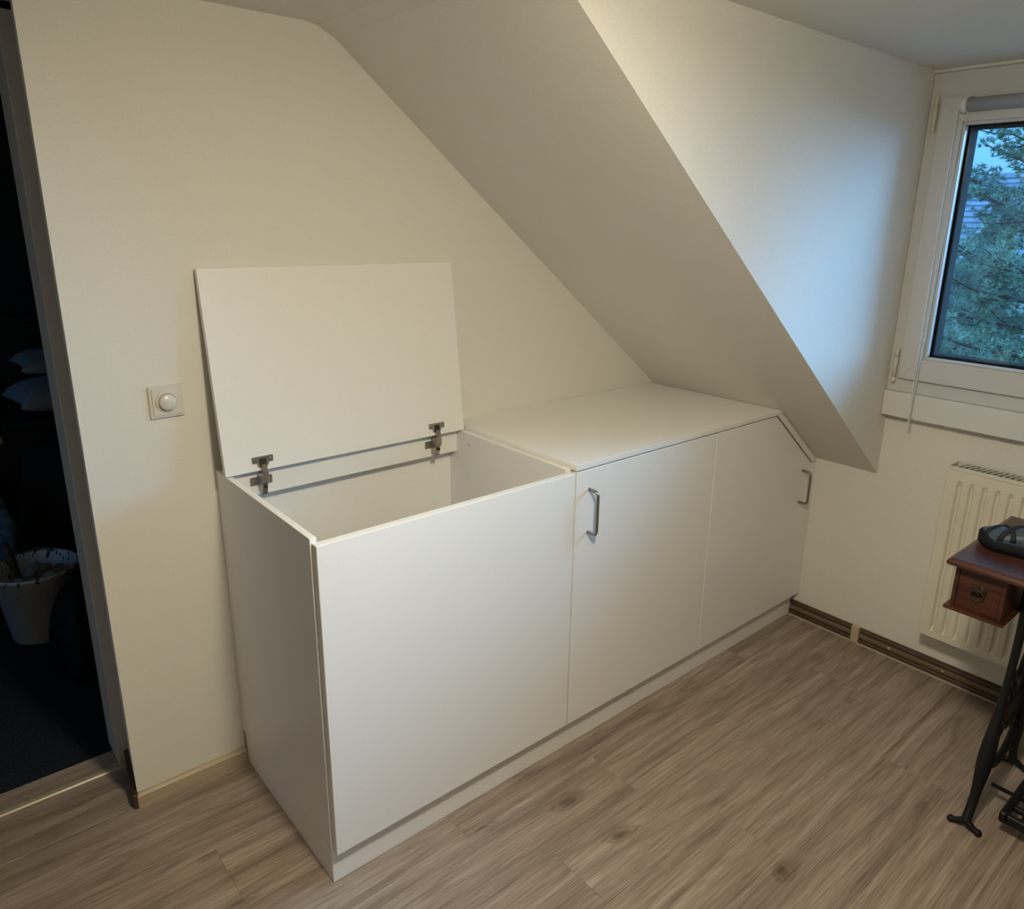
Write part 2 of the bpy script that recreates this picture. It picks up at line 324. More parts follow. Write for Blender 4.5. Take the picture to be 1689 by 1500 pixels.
# right skirting, three moulded bands
bm = new_bm(); prism(bm, [(L,0), (L-0.014,0), (L-0.014,0.056), (L-0.009,0.060), (L,0.060)], 'y', YF, -0.566)
bbr = struct('baseboard_right', bm, M['darkwood'], 'dark brown ribbed skirting under the radiator')
bm = new_bm(); prism(bm, [(L-0.012,0.022), (L-0.017,0.0245), (L-0.0185,0.0325), (L-0.017,0.041), (L-0.012,0.0435)], 'y', YF, -0.566); tag(obj('centre_band', bm, M['midwood'], bbr), 'lighter brown middle band')
bm = new_bm(); prism(bm, [(L-0.012,0.046), (L-0.0175,0.048), (L-0.019,0.052), (L-0.016,0.057), (L-0.012,0.058)], 'y', YF, -0.566); obj('top_bead', bm, M['darkwood'], bbr)
bm = new_bm(); prism(bm, [(L-0.012,0.004), (L-0.020,0.006), (L-0.021,0.013), (L-0.018,0.018), (L-0.012,0.019)], 'y', YF, -0.566); obj('lower_bead', bm, M['darkwood'], bbr)
bm = new_bm(); prism(bm, [(L-0.014,0.0), (L-0.026,0.0), (L-0.024,0.004), (L-0.014,0.005)], 'y', YF, -0.566); tag(obj('seal_strip', bm, M['caulk'], bbr), 'pale sealing strip along the floor')
bm = new_bm(); box(bm, L-0.026, L-0.010, -0.861, -0.831, 0.002, 0.068, 0.003, 2); tag(obj('joint_clip', bm, M['beige'], bbr), 'beige joint clip')
for yy, s in ((-0.975, 0.006), (-1.165, 0.0045)):
    bm = new_bm(); lathe(bm, [(s,0.0), (s*0.9,-0.004), (0.0,-0.006)], 12, (L-0.016, yy, 0.033), 'x'); tag(obj('screw_cap', bm, M['beige'], bbr))

# ------------------------------------------------------------------ chest with open lid
ch = thing('storage_chest', 'open white storage chest with raised lid beside the light switch', 'chest', (0.375, -0.29, 0.0985))
th = 0.016
def part(name, m, parent, *boxes, bev=0.0008):
    bm = new_bm()
    for b in boxes: box(bm, *b, bev)
    return obj(name, bm, m, parent)
part('side_panel', M['white'], ch, (0, th, -D, -0.0005, P+0.001, H)); part('side_panel', M['white'], ch, (W-th, W, -D, -0.0005, P+0.001, H))
part('front_panel', M['white'], ch, (0.0027, W-0.0015, F, F+0.022, P, H-0.0093), bev=0.0012)
part('back_panel', M['white'], ch, (th, W-th, -0.022, -0.014, P+0.018, H-0.03)); part('bottom_panel', M['white'], ch, (th, W-th, -D, -0.022, P+0.001, P+0.018))
part('hinge_rail', M['white'], ch, (th, W-th, -0.060, -0.044, 0.833, H-0.001))
part('front_rail', M['white'], ch, (th, W-th, -D, -D+0.016, P+0.018, P+0.08))
bm = new_bm(); prism(bm, [(-0.085,0.9075), (-0.022,1.4245), (-0.0061,1.4225), (-0.0691,0.9056)], 'x', -0.003, 0.7465, 0.0008)
lid = obj('lid', bm, M['white'], ch)
bm = new_bm(); lathe(bm, [(0.0022,0.0), (0.0022,-0.0004)], 10, (W-th-0.0001, -0.125, 0.868), 'x'); obj('peg_hole', bm, M['dark_gap'], ch)
def lidpt(s, d):      # s metres up the lid, d metres in front of its face -> (y, z)
    u = Vector((0.063, 0.517)).normalized(); n = Vector((-u.y, u.x)); p = Vector((-0.085, 0.9075))+u*s+n*d; return p.x, p.y
for hx in (0.0955, 0.643):
    bm = new_bm()   # arm: stepped channel, from the cup down over the rail
    ay, az = lidpt(0.014, 0.006)
    prism(bm, [(ay+0.004,az+0.004), (ay-0.003,az+0.003), (-0.097,0.905), (-0.091,0.872), (-0.082,0.837), (-0.073,0.837), (-0.075,0.872), (-0.078,0.900)], 'x', hx-0.0075, hx+0.0075, 0.0012)
    box(bm, hx-0.0105, hx+0.0095, -0.0965, -0.071, 0.876, 0.903, 0.0015)
    arm = tag(obj('hinge', bm, M['nickel'], ch), 'nickel concealed lid hinge')
    bm = new_bm(); box(bm, hx-0.030, hx+0.030, -0.0635, -0.0602, 0.861, 0.884, 0.0015); box(bm, hx-0.008, hx+0.008, -0.078, -0.06, 0.845, 0.89, 0.001); obj('mounting_plate', bm, M['nickel'], arm)
    bm = new_bm()
    n = 20; prof = [(-0.028,0.038), (-0.028,0.021), (-0.0155,0.021)] + [(0.0155*math.cos(math.pi+math.pi*k/n), 0.021+0.0155*math.sin(math.pi+math.pi*k/n)) for k in range(1, n)] + [(0.0155,0.021), (0.028,0.021), (0.028,0.038)]
    A = []; B = []
    for u, s in prof:
        p = lidpt(s, 0.0004); A.append(bm.verts.new((hx+u, *p))); p = lidpt(s, 0.0026); B.append(bm.verts.new((hx+u, *p)))
    bm.faces.new(A); bm.faces.new(B[::-1])
    for i in range(len(A)): bm.faces.new((A[i], B[i], B[(i+1) % len(A)], A[(i+1) % len(A)]))
    bmesh.ops.recalc_face_normals(bm, faces=bm.faces); obj('cup_plate', bm, M['nickel'], arm)
    bm = new_bm(); p0 = lidpt(0.012, 0.003); p1 = lidpt(0.030, 0.003)
    for dd in (0,):
        vv = []
        for (s, d) in ((0.010,0.0027), (0.032,0.0027), (0.032,0.0060), (0.010,0.0060)):
            yv, zv = lidpt(s, d); vv.append((yv, zv))
        prism(bm, vv, 'x', hx-0.0085, hx+0.0085, 0.001)
    obj('cup_block', bm, M['nickel_dark'], arm)
    for sx, (yy, zz) in ((-0.021, lidpt(0.0295, 0.003)), (0.021, lidpt(0.0295, 0.003)), (-0.021, (-0.0642, 0.873)), (0.021, (-0.0642, 0.873))):
        bm = new_bm(); lathe(bm, [(0.0038,0.0008), (0.0034,-0.0008), (0.0,-0.0012)], 12, (hx+sx, yy, zz), 'y'); obj('screw', bm, M['steel'], arm)
    bm = new_bm(); box(bm, hx-0.004, hx+0.003, -0.0958, -0.088, 0.860, 0.867, 0.0005); obj('adjusting_screw', bm, M['nickel_dark'], arm)

# ------------------------------------------------------------------ low cupboard with two doors
cb = thing('low_cupboard', 'white two-door low cupboard under the sloping ceiling', 'cupboard', (1.41, -0.29, 0.0985))
xs = W+0.0025; XR = 2.0365; XM = 1.3915; ZT = 0.8970
def g_z(x): return 0.6625 + (XR-x)*0.797
part('side_panel', M['white'], cb, (xs, xs+th, -D, -0.02, P+0.001, 0.9010)); part('divider', M['white'], cb, (XM-0.008, XM+0.008, -D+0.001, -0.02, P+0.018, 0.9005))
part('bottom_panel', M['white'], cb, (xs+th, 2.04, -D, -0.02, P+0.001, P+0.018)); part('back_panel', M['white'], cb, (xs+th, 2.04, -0.02, -0.012, P+0.001, 0.66))
bm = new_bm(); prism(bm, [(2.0385, P+0.001), (2.050, P+0.001), (2.050, 0.655), (2.0385, 0.660)], 'y', -D, -0.02); obj('side_panel', bm, M['white'], cb)
def door(poly, hx, hz, right):
    bm = new_bm(); prism(bm, poly, 'y', F, F+0.020, 0.001); d = obj('door', bm, M['white'], cb)
    bm = new_bm(); r = 0.013; o = 0.034; pts = [(hx, F+0.001, hz+0.064)]
    for k in range(7):
        a = math.pi/2*k/6; pts.append((hx, F-o+r-r*math.sin(a), hz+0.064-r+r*math.cos(a)))
    for k in range(7):
        a = math.pi/2*k/6; pts.append((hx, F-o+r-r*math.cos(a), hz-0.064+r-r*math.sin(a)))
    pts.append((hx, F+0.001, hz-0.064)); tube(bm, pts, 0.0048, 12); tag(obj('handle', bm, M['steel'], d), 'brushed steel bow handle')
door([(xs+0.001, P), (XM-0.001, P), (XM-0.001, ZT), (xs+0.001, ZT)], 0.805, 0.775, False)
xk = XR-(ZT-0.6625)/0.797
door([(XM+0.001, P), (XR, P), (XR, 0.6625), (xk, ZT), (XM+0.001, ZT)], 1.972, 0.585, True)
bm = new_bm(); gp = 0.0055
prism(bm, [(XR+0.0018, P), (L-0.001, P), (L-0.001, 0.667), (XR+0.0018, 0.667)], 'y', F, F+0.018, 0.0006); obj('filler_strip', bm, M['white'], cb)
bm = new_bm(); sd = 0.0095
prism(bm, [(XR+0.0018, 0.6705), (L-0.001, 0.6705), (L-0.001, slope_z(L)-0.002), (1.796, slope_z(1.796)-0.003), (1.784, 0.9008), (xk+0.0075, 0.9008)], 'y', F, F+0.018, 0.0006); obj('sloped_filler', bm, M['white'], cb)
# worktop
bm = new_bm(); xr = L-(0.9175-K)/TA-0.0015; xrb = L-(0.9015-K)/TA-0.0015
prism(bm, [(0.7535, 0.9015), (xrb, 0.9015), (xr, 0.9175), (0.7535, 0.9175)], 'y', F, -0.0012, 0.0009)
tag(obj('worktop', bm, M['white'], base=(1.26, -0.295, 0.9015)), 'thin white board covering the top of the low cupboard', 'worktop')
# plinth
pl = thing('plinth', 'white recessed base board running under the chest and cupboard', 'plinth', (1.02, -0.28, 0.0))
part('front_board', M['white'], pl, (0.0005, L-0.0145, -D, -D+0.016, 0.0, P-0.0005)); part('end_board', M['white'], pl, (0.0005, 0.0165, -D+0.0165, -0.018, 0.0, P-0.0005))
part('rear_board', M['white'], pl, (0.017, L-0.02, -0.05, -0.034, 0.0, P-0.0005)); part('cross_board', M['white'], pl, (W-0.008, W+0.008, -D+0.0165, -0.0505, 0.0, P-0.0005))

# ------------------------------------------------------------------ light switch
sx, sz = -0.1008, 1.106
sw = thing('light_switch', 'square rotary dimmer light switch on the gable wall', 'light switch', (sx, 0, sz))
def frustum(bm, h0, h1, y0, y1):
    V = [[bm.verts.new((sx+a*h, yv, sz+b*h)) for a, b in ((-1,-1),(1,-1),(1,1),(-1,1))] for h, yv in ((h0,y0),(h1,y1))]
    bm.faces.new(V[0]); bm.faces.new(V[1][::-1])
    for k in range(4): bm.faces.new((V[0][k], V[1][k], V[1][(k+1) % 4], V[0][(k+1) % 4]))
    bmesh.ops.recalc_face_normals(bm, faces=bm.faces)
bm = new_bm(); frustum(bm, 0.0405, 0.0392, -0.0002, -0.008); bmesh.ops.bevel(bm, geom=bm.edges[:], offset=0.0012, segments=2, affect='EDGES'); obj('cover_frame', bm, M['switch'], sw)
bm = new_bm(); frustum(bm, 0.0335, 0.0325, -0.0078, -0.0105); bmesh.ops.bevel(bm, geom=bm.edges[:], offset=0.0006, segments=2, affect='EDGES'); obj('centre_plate', bm, M['switch'], sw)
bm = new_bm(); lathe(bm, [(0.0275,-0.0100), (0.0255,-0.0118), (0.0220,-0.0128), (0.0218,-0.0108)], 40, (sx, 0, sz), 'y'); obj('raised_ring', bm, M['switch'], sw)
bm = new_bm(); lathe(bm, [(0.0200,-0.0100), (0.0196,-0.0205), (0.0180,-0.0225), (0.0,-0.0230)], 40, (sx, 0, sz), 'y'); obj('dial', bm, M['switch'], sw)

# ------------------------------------------------------------------ window, blind
bm = new_bm(); xf0, xf1 = 2.030, 2.105; zf0, zf1 = 1.003, 2.011; YM = -1.64
yl, yr = YC-0.0008, YC2+0.0008
box(bm, xf0, xf1, yr, yl, zf1-0.100, zf1, 0.002); box(bm, xf0, xf1, yr, yl, zf0, zf0+0.070, 0.002)
box(bm, xf0, xf1, yl-0.060, yl, zf0+0.0695, zf1-0.0995, 0.002); box(bm, xf0, xf1, yr, yr+0.060, zf0+0.0695, zf1-0.0995, 0.002); box(bm, xf0, xf1, YM-0.04, YM+0.04, zf0+0.0695, zf1-0.0995, 0.002)
win = struct('window_1', bm, M['pvc'], 'white plastic dormer window with two sashes')
bm = new_bm(); box(bm, 2.019, 2.16, yr, yl, 0.9155, 1.0025, 0.0015); tag(obj('window_sill', bm, M['sill'], win), 'deep white sill board')
bm = new_bm(); box(bm, 2.018, 2.04, yr, yl, zf1+0.0002, ZC-0.0004, 0.001); obj('head_trim', bm, M['sill'], win)
def sash(ya, yb):
    za, zb = 1.052, 1.934; x0, x1 = 2.0135, 2.050; fwd = 0.072; b0 = 0.012
    def ring(bm, x0, x1, y0, y1, z0, z1, t, bev=0.0015):
        # mitred frame
        o = [(y0,z0),(y1,z0),(y1,z1),(y0,z1)]; i = [(y0+t,z0+t),(y1-t,z0+t),(y1-t,z1-t),(y0+t,z1-t)]
        for k in range(4):
            prism(bm, [o[k], o[(k+1) % 4], i[(k+1) % 4], i[k]], 'x', x0, x1, bev)
    bm = new_bm(); ring(bm, x0, x1, ya, yb, za, zb, fwd); s = obj('sash', bm, M['pvc'], win)
    bm = new_bm(); ring(bm, x0+0.004, x1-0.006, ya+fwd-0.0005, yb-fwd+0.0005, za+fwd-0.0005, zb-fwd+0.0005, 0.0095, 0.0035); obj('glazing_bead', bm, M['pvc'], s)
    bm = new_bm(); ring(bm, x1+0.0006, x1+0.050, ya+0.03, yb-0.03, za+0.03, zb-0.03, 0.060, 0); obj('outer_frame', bm, M['gasket'], s)
    bm = new_bm(); ring(bm, x1-0.0055, x1+0.0002, ya+fwd-0.001, yb-fwd+0.001, za+fwd-0.001, zb-fwd+0.001, 0.0125, 0); obj('gasket', bm, M['gasket'], s)
    bm = new_bm(); box(bm, x1-0.0005, x1+0.0003, ya+fwd+0.003, yb-fwd-0.003, za+fwd+0.003, zb-fwd-0.003); obj('glass_pane', bm, M['glass'], s)
    return s
sash(YM+0.005, -0.866); sash(yr+0.035, YM-0.005)
for z0, z1 in ((1.836, 1.948), (1.032, 1.152)):
    bm = new_bm(); hy = -0.8515; hx = 2.0165; zz = [z0, z0+0.018, z0+0.0195, z1-0.0015 if z0 < 1.5 else z1-0.022, z1]
    lathe(bm, [(0.0,z0), (0.0045,z0+0.002), (0.0065,z0+0.006), (0.0065,z0+0.020), (0.0045,z0+0.0205), (0.0045,z0+0.0215), (0.0068,z0+0.022), (0.0068,z1-0.030), (0.0045,z1-0.0295), (0.0045,z1-0.0285), (0.0065,z1-0.028), (0.0062,z1-0.003), (0.0,z1)], 14, (hx, hy, 0)); box(bm, hx, xf0+0.001, hy-0.004, hy+0.006, z0+0.004, z1-0.004)
    tag(obj('hinge_cap', bm, M['hinge_cap'], win), 'cream hinge cap')
rb = thing('roller_blind', 'rolled-up silver roller blind with bead chain at the window', 'blind', (1.982, -1.25, 1.908))
xb, zb = 1.986, 1.906
bm = new_bm(); lathe(bm, [(0.0185, YM+0.03), (0.0185, -0.9555)], 28, (xb, 0, zb), 'y')
tube(bm, [(xb+0.0183, YM+0.03, zb), (xb+0.0183, -0.957, zb)], 0.0008, 6); obj('rolled_fabric', bm, M['roller'], rb)
bm = new_bm(); lathe(bm, [(0.010, -0.956), (0.0215, -0.9545), (0.0225, -0.948), (0.0215, -0.940), (0.012, -0.9385)], 24, (xb, 0, zb), 'y'); obj('chain_wheel', bm, M['chain'], rb)
bm = new_bm(); box(bm, xb-0.012, 2.0132, -0.9385, -0.9355, zb-0.018, zb+0.024, 0.001); box(bm, xb+0.004, 2.0132, -0.965, -0.9355, zb+0.0215, zb+0.0255, 0.001); obj('bracket', bm, M['chain'], rb)
bm = new_bm(); box(bm, xb-0.012, 2.0132, YM+0.022, YM+0.027, zb-0.018, zb+0.024, 0.001); obj('bracket', bm, M['chain'], rb)
bm = new_bm(); N_ = 215
ztop, zbot = zb, 0.918
def bead(p, r):
    lathe(bm, [(0.0, p[2]-r), (r, p[2]), (0.0, p[2]+r)], 6, (p[0], p[1], 0))
paths = []
for sgn in (1, -1):
    pts = []
    for k in range(N_+1):
        t = k/N_; z = ztop+(zbot-ztop)*t
        dx = 0.0215*(1-t)**0.8*sgn + 0.0018*sgn; dy = -0.006*sgn*(1-t)
        pts.append((xb-0.008+dx-0.012*t, -0.9475+dy+0.004*math.sin(2.2*t), z))
    paths.append(pts)
    for p in pts[::1]: bead(p, 0.0028)
    tube(bm, pts[::10], 0.0007, 5)
tube(bm, [paths[0][-1], ((paths[0][-1][0]+paths[1][-1][0])/2, paths[0][-1][1], zbot-0.004), paths[1][-1]], 0.0012, 6)
lathe(bm, [(0.0, zbot-0.012), (0.0028, zbot-0.008), (0.0024, zbot+0.010), (0.0,zbot+0.012)], 10, ((paths[0][-1][0]+paths[1][-1][0])/2, paths[0][-1][1], 0))
tag(obj('bead_chain', bm, M['chain'], rb), 'white bead chain')

# ------------------------------------------------------------------ radiator
rad = thing('radiator', 'cream ribbed panel radiator on the wall under the window', 'radiator', (1.99, -1.55, 0.19))
ry0, ry1, rz0, rz1, rx = -1.095, -2.02, 0.196, 0.795, 1.953
bm = new_bm(); pitch = 0.0370; nr = int((ry0-ry1-0.05)/pitch); ycols = [(ry0, 0), (ry0-0.022, 0)]
yy = ry0-0.022
for k in range(nr):
    for f, d in ((0.30, 0), (0.44, 1), (0.58, 1), (0.72, 0), (0.86, -0.3)): ycols.append((yy-f*pitch, d))
    yy -= pitch
ycols += [(yy-0.004, 0), (ry1, 0)]
zrows = [(rz0, 0), (rz0+0.022, 0), (rz0+0.030, 0.55), (rz0+0.042, 1), (rz1-0.050, 1), (rz1-0.038, 0.55), (rz1-0.030, 0), (rz1-0.004, 0), (rz1, -0.4)]
grid = []
for z, f in zrows:
    row = []
    for yv, d in ycols:
        # grooves press inwards
        row.append(bm.verts.new((rx+0.010*d*max(f, 0)+(0.004 if f < 0 else 0), yv, z)))
    grid.append(row)
for a, b in zip(grid, grid[1:]):
    for k in range(len(a)-1):
        fc = bm.faces.new((a[k], b[k], b[k+1], a[k+1])); fc.smooth = False
obj('front_panel', bm, M['radiator'], rad)
part('side_cover', M['radiator'], rad, (rx, 2.043, ry0-0.0012, ry0+0.0015, rz0+0.018, rz1+0.012), bev=0.001)
part('side_cover', M['radiator'], rad, (rx, 2.043, ry1-0.0015, ry1+0.0012, rz0+0.018, rz1+0.012), bev=0.001)
part('back_panel', M['radiator'], rad, (2.034, 2.042, ry1+0.002, ry0-0.002, rz0, rz1))
bm = new_bm(); y_ = ry0-0.014
box(bm, rx, rx+0.010, ry1, ry0, rz1, rz1+0.012, 0.001); box(bm, 2.035, 2.043, ry1, ry0, rz1, rz1+0.012, 0.001)
k = 0
while y_ > ry1+0.02:
    q = [(rx+0.008, y_), (2.037, y_-0.018), (2.037, y_-0.0222), (rx+0.008, y_-0.0042)]
    prism(bm, q, 'z', rz1+0.0075, rz1+0.011); y_ -= 0.0165
obj('top_grille', bm, M['radiator'], rad)
part('slot_shade_core', M['dark_gap'], rad, (rx+0.0105, 2.032, ry1+0.02, ry0-0.008, rz0+0.02, rz1-0.002))  # dark block puts shade behind the grille slots
for yb_ in (-1.25, -1.85): part('wall_bracket', M['radiator'], rad, (2.0425, L-0.0005, yb_-0.015, yb_+0.015, 0.26, 0.74))

# ------------------------------------------------------------------ treadle sewing table
tb = thing('sewing_table', 'antique treadle sewing table with mahogany top and black iron legs', 'table', (1.57, -1.80, 0.0))
tx0, tx1, ty0, ty1, tz = 1.343, 1.803, -2.32, -1.331, 0.750
bm = new_bm(); tt_ = 0.021
prof = [(0.012,tz), (0.003,tz-0.003), (0.0,tz-0.009), (0.0,tz-0.014), (0.004,tz-0.019), (0.012,tz-tt_)]
rings = [[bm.verts.new((x, y, z)) for x, y in ((tx0+i, ty0+i), (tx1-i, ty0+i), (tx1-i, ty1-i), (tx0+i, ty1-i))] for i, z in prof]
bm.faces.new(rings[0]); bm.faces.new(rings[-1][::-1])
for a, b in zip(rings, rings[1:]):
    for k in range(4): bm.faces.new((a[k], b[k], b[(k+1) % 4], a[(k+1) % 4]))
bmesh.ops.recalc_face_normals(bm, faces=bm.faces); obj('tabletop', bm, M['mahogany_top'], tb)
zt = tz-tt_
for yo, sg in ((-1.345, 1), (-2.306, -1)):
    ya, yb = sorted((yo, yo-sg*0.118))
    bm = new_bm(); xa = 1.378
    box(bm, xa, 1.74, ya, ya+0.010, 0.612, zt-0.0004, 0.001); box(bm, xa, 1.74, yb-0.010, yb, 0.612, zt-0.0004, 0.001)
    box(bm, 1.73, 1.74, ya+0.01, yb-0.01, 0.612, zt-0.0004); box(bm, xa, 1.74, ya+0.01, yb-0.01, zt-0.012, zt-0.0004)
    obj('drawer_housing', bm, M['mahogany'], tb)
    bm = new_bm(); box(bm, xa-0.013, 1.752, ya-0.011, yb+0.011, 0.603, 0.6125, 0.003, 2); obj('base_moulding', bm, M['mahogany'], tb)
    bm = new_bm(); box(bm, xa+0.003, xa+0.018, ya+0.0105, yb-0.0105, 0.613, zt-0.0125, 0.0008); box(bm, xa+0.018, 1.72, ya+0.012, yb-0.012, 0.614, 0.622)
    box(bm, xa+0.018, 1.72, ya+0.012, ya+0.018, 0.622, 0.69); box(bm, xa+0.018, 1.72, yb-0.018, yb-0.012, 0.622, 0.69)
    dr = obj('drawer', bm, M['mahogany'], tb)
    yc_ = (ya+yb)/2; zc_ = 0.672
    bm = new_bm(); lathe(bm, [(0.017, xa+0.0035), (0.016, xa+0.001), (0.006, xa-0.001), (0.005, xa-0.007), (0.0, xa-0.008)], 20, (0, yc_, zc_), 'x')
    pts = [(xa-0.005+0.002*math.cos(a), yc_+0.0145*math.sin(a), zc_-0.010-0.0145*math.cos(a)+0.0) for a in [2*math.pi*k/24 for k in range(25)]]
    tube(bm, pts, 0.0024, 8, False); box(bm, xa-0.007, xa+0.001, yc_-0.004, yc_+0.004, zc_+0.004, zc_+0.016, 0.002); tag(obj('ring_pull', bm, M['brass'], dr), 'tarnished brass ring pull')
# iron end frames
xc = 1.565
def bez(pts, n=8):
    out = []; P_ = [Vector(p) for p in pts]
    for i in range(len(P_)-1):
        p0 = P_[max(i-1,0)]; p1 = P_[i]; p2 = P_[i+1]; p3 = P_[min(i+2, len(P_)-1)]
        for k in range(n):
            t = k/n; out.append(0.5*((2*p1)+(-p0+p2)*t+(2*p0-5*p1+4*p2-p3)*t*t+(-p0+3*p1-3*p2+p3)*t**3))
    out.append(P_[-1]); return out
for yf in (-1.483, -2.165):
    for sg in (-1, 1):
        X = lambda d: xc+sg*d
        bm = new_bm(); path = bez([(X(0.185), yf, 0.018), (X(0.152), yf, 0.08), (X(0.126), yf, 0.18), (X(0.092), yf, 0.32), (X(0.070), yf, 0.45), (X(0.062), yf, 0.58), (X(0.085), yf, 0.728)])
        n_ = len(path); tube(bm, path, [0.013-0.0035*math.sin(math.pi*i/(n_-1)) + 0.010*math.exp(-((i/n_-0.35)/0.12)**2) for i in range(n_)], 8)
        lg = obj('leg', bm, M['iron'], tb)
        bm = new_bm()
        tube(bm, bez([(X(0.187), yf-0.032, 0.008), (X(0.187), yf-0.020, 0.012), (X(0.185), yf, 0.021), (X(0.187), yf+0.020, 0.012), (X(0.187), yf+0.032, 0.008)], 5), [0.0075]*2+[0.008]*4+[0.0095]*9+[0.008]*4+[0.0075]*2, 8)
        for s2 in (-1, 1): lathe(bm, [(0.0,0.0), (0.009,0.001), (0.0105,0.007), (0.008,0.014), (0.0,0.017)], 12, (X(0.187), yf+s2*0.033, 0))
        obj('foot', bm, M['iron'], lg)
    bm = new_bm()   # lattice between the legs
    tube(bm, bez([(xc-0.10, yf, 0.30), (xc-0.05, yf, 0.255), (xc, yf, 0.24), (xc+0.05, yf, 0.255), (xc+0.10, yf, 0.30)]), 0.010, 8)
    tube(bm, bez([(xc-0.125, yf, 0.185), (xc-0.06, yf, 0.135), (xc, yf, 0.12), (xc+0.06, yf, 0.135), (xc+0.125, yf, 0.185)]), 0.010, 8)
    tube(bm, [(xc-0.12, yf, 0.19), (xc+0.09, yf, 0.32)], 0.007, 8); tube(bm, [(xc+0.12, yf, 0.19), (xc-0.09, yf, 0.32)], 0.007, 8)
    tube(bm, bez([(xc-0.07, yf, 0.46), (xc-0.03, yf, 0.40), (xc, yf, 0.385), (xc+0.03, yf, 0.40), (xc+0.07, yf, 0.46)]), 0.008, 8)
    lathe(bm, [(0.020,-0.004), (0.022,0.0), (0.020,0.004)], 20, (xc, yf, 0.345), 'y'); tube(bm, [(xc, yf, 0.24), (xc, yf, 0.385)], 0.006, 8)
    box(bm, xc-0.075, xc+0.075, yf-0.006, yf+0.006, 0.262, 0.318, 0.003)
    obj('lattice', bm, M['iron'], tb)
    bm = new_bm(); tube(bm, [(xc-0.065, yf, 0.56), (xc+0.065, yf, 0.56)], 0.007, 8); obj('cross_bar', bm, M['iron'], tb)
    bm = new_bm(); box(bm, 1.40, 1.73, yf-0.014, yf+0.014, 0.7205, zt-0.0003, 0.002); obj('top_bar', bm, M['iron'], tb)
bm = new_bm(); tube(bm, [(1.53, -1.49, 0.062), (1.53, -2.16, 0.062)], 0.006, 10); obj('treadle_rod', bm, M['iron'], tb)
bm = new_bm(); box(bm, 1.41, 1.66, -1.562, -1.545, 0.048, 0.080, 0.004); box(bm, 1.41, 1.66, -2.10, -2.083, 0.048, 0.080, 0.004); box(bm, 1.41, 1.427, -2.083, -1.562, 0.05, 0.078, 0.003); box(bm, 1.643, 1.66, -2.083, -1.562, 0.05, 0.078, 0.003)
for k in range(8): box(bm, 1.427, 1.643, -1.60-0.06*k, -1.588-0.06*k, 0.055, 0.072, 0.002)
for k in range(3): box(bm, 1.47+0.06*k, 1.482+0.06*k, -2.083, -1.562, 0.054, 0.070, 0.002)
obj('treadle', bm, M['iron'], tb)
bm = new_bm(); tube(bm, bez([(xc, -1.483, 0.60), (xc, -1.82, 0.585), (xc, -2.165, 0.60)]), 0.010, 8); obj('stretcher', bm, M['iron'], tb)

# ------------------------------------------------------------------ shoe on the table
sh = thing('shoe', 'black shoe with crossed straps lying on the mahogany sewing table', 'shoe', (1.515, -1.47, tz))
def foot(t):   # t 0 toe .. 1 heel -> half width, centre offset
    w_ = 0.043*(1-(1-min(t/0.22,1))**2)**0.5 if t < 0.22 else 0.043-0.011*math.sin((t-0.22)/0.5*math.pi/2 if t < 0.72 else math.pi/2)
    if t > 0.88: w_ *= (1-((t-0.88)/0.12)**2)**0.5
    return max(w_, 0.001), 0.006*math.sin(t*math.pi)
Ls = 0.275; yt = -1.343; xm = 1.512
def loft(bm, secs):
    rr = [[bm.verts.new(p) for p in s] for s in secs]; n = len(rr[0])
    for a, b in zip(rr, rr[1:]):
        for k in range(n):
            f = bm.faces.new((a[k], a[(k+1) % n], b[(k+1) % n], b[k])); f.smooth = True
    bm.faces.new(rr[0][::-1]); bm.faces.new(rr[-1]); bmesh.ops.recalc_face_normals(bm, faces=bm.faces)
bm = new_bm(); secs = []
for i in range(25):
    t = 0.004+0.992*i/24; hw, off = foot(t); hw += 0.003; yv = yt-t*Ls; lift = 0.010*max(0, (0.25-t)/0.25)**2
    zt_ = tz+0.026+0.012*max(0, 1-abs(t-0.07)/0.09)+lift; zb_ = tz+0.0008+lift
    secs.append([(xm+off-hw*0.93, yv, zb_), (xm+off+hw*0.93, yv, zb_), (xm+off+hw, yv, zb_+0.012), (xm+off+hw*0.97, yv, zt_), (xm+off-hw*0.97, yv, zt_), (xm+off-hw, yv, zb_+0.012)])
loft(bm, secs); obj('sole', bm, M['rubber'], sh)
def upper_h(t): return 0.046+0.034*min(1, max(0, (t-0.06)/0.42))**0.9 if t < 0.5 else 0.080+0.012*math.sin((t-0.5)*3.0)
bm = new_bm(); secs = []
for i in range(23):
    t = 0.03+0.94*i/22; hw, off = foot(t); hw *= 0.95; yv = yt-t*Ls; hh = upper_h(t)
    if t > 0.93: hh *= 0.93
    sec = []
    for k in range(12):
        a = math.pi*k/11; sec.append((xm+off+hw*math.cos(a)*(1.0 if math.sin(a) < 0.5 else 0.95), yv, tz+0.022+(hh-0.022)*math.sin(a)**0.75))
    secs.append(sec)
loft(bm, secs); obj('upper', bm, M['leather'], sh)
for tq, wd, sk_ in ((0.13, 0.010, 0.008), (0.23, 0.012, -0.012), (0.31, 0.012, 0.014), (0.42, 0.014, -0.012), (0.56, 0.018, 0.010)):
    bm = new_bm(); secs = []
    for k in range(15):
        a = math.pi*(0.06+0.88*k/14); t = tq+sk_*math.cos(a)/Ls*2.0; hw, off = foot(t); hh = upper_h(t); yv = yt-t*Ls
        for r_ in (0,): pass
        base_ = lambda e, dy: (xm+off+(hw*0.95+e)*math.cos(a)*(1.0 if math.sin(a) < 0.5 else 0.95), yv+dy, tz+0.022+(hh-0.022+e)*math.sin(a)**0.75)
        secs.append([base_(-0.001, -wd/2), base_(0.0035, -wd/2), base_(0.0035, wd/2), base_(-0.001, wd/2)])
    loft(bm, secs); obj('strap', bm, M['strap'], sh)

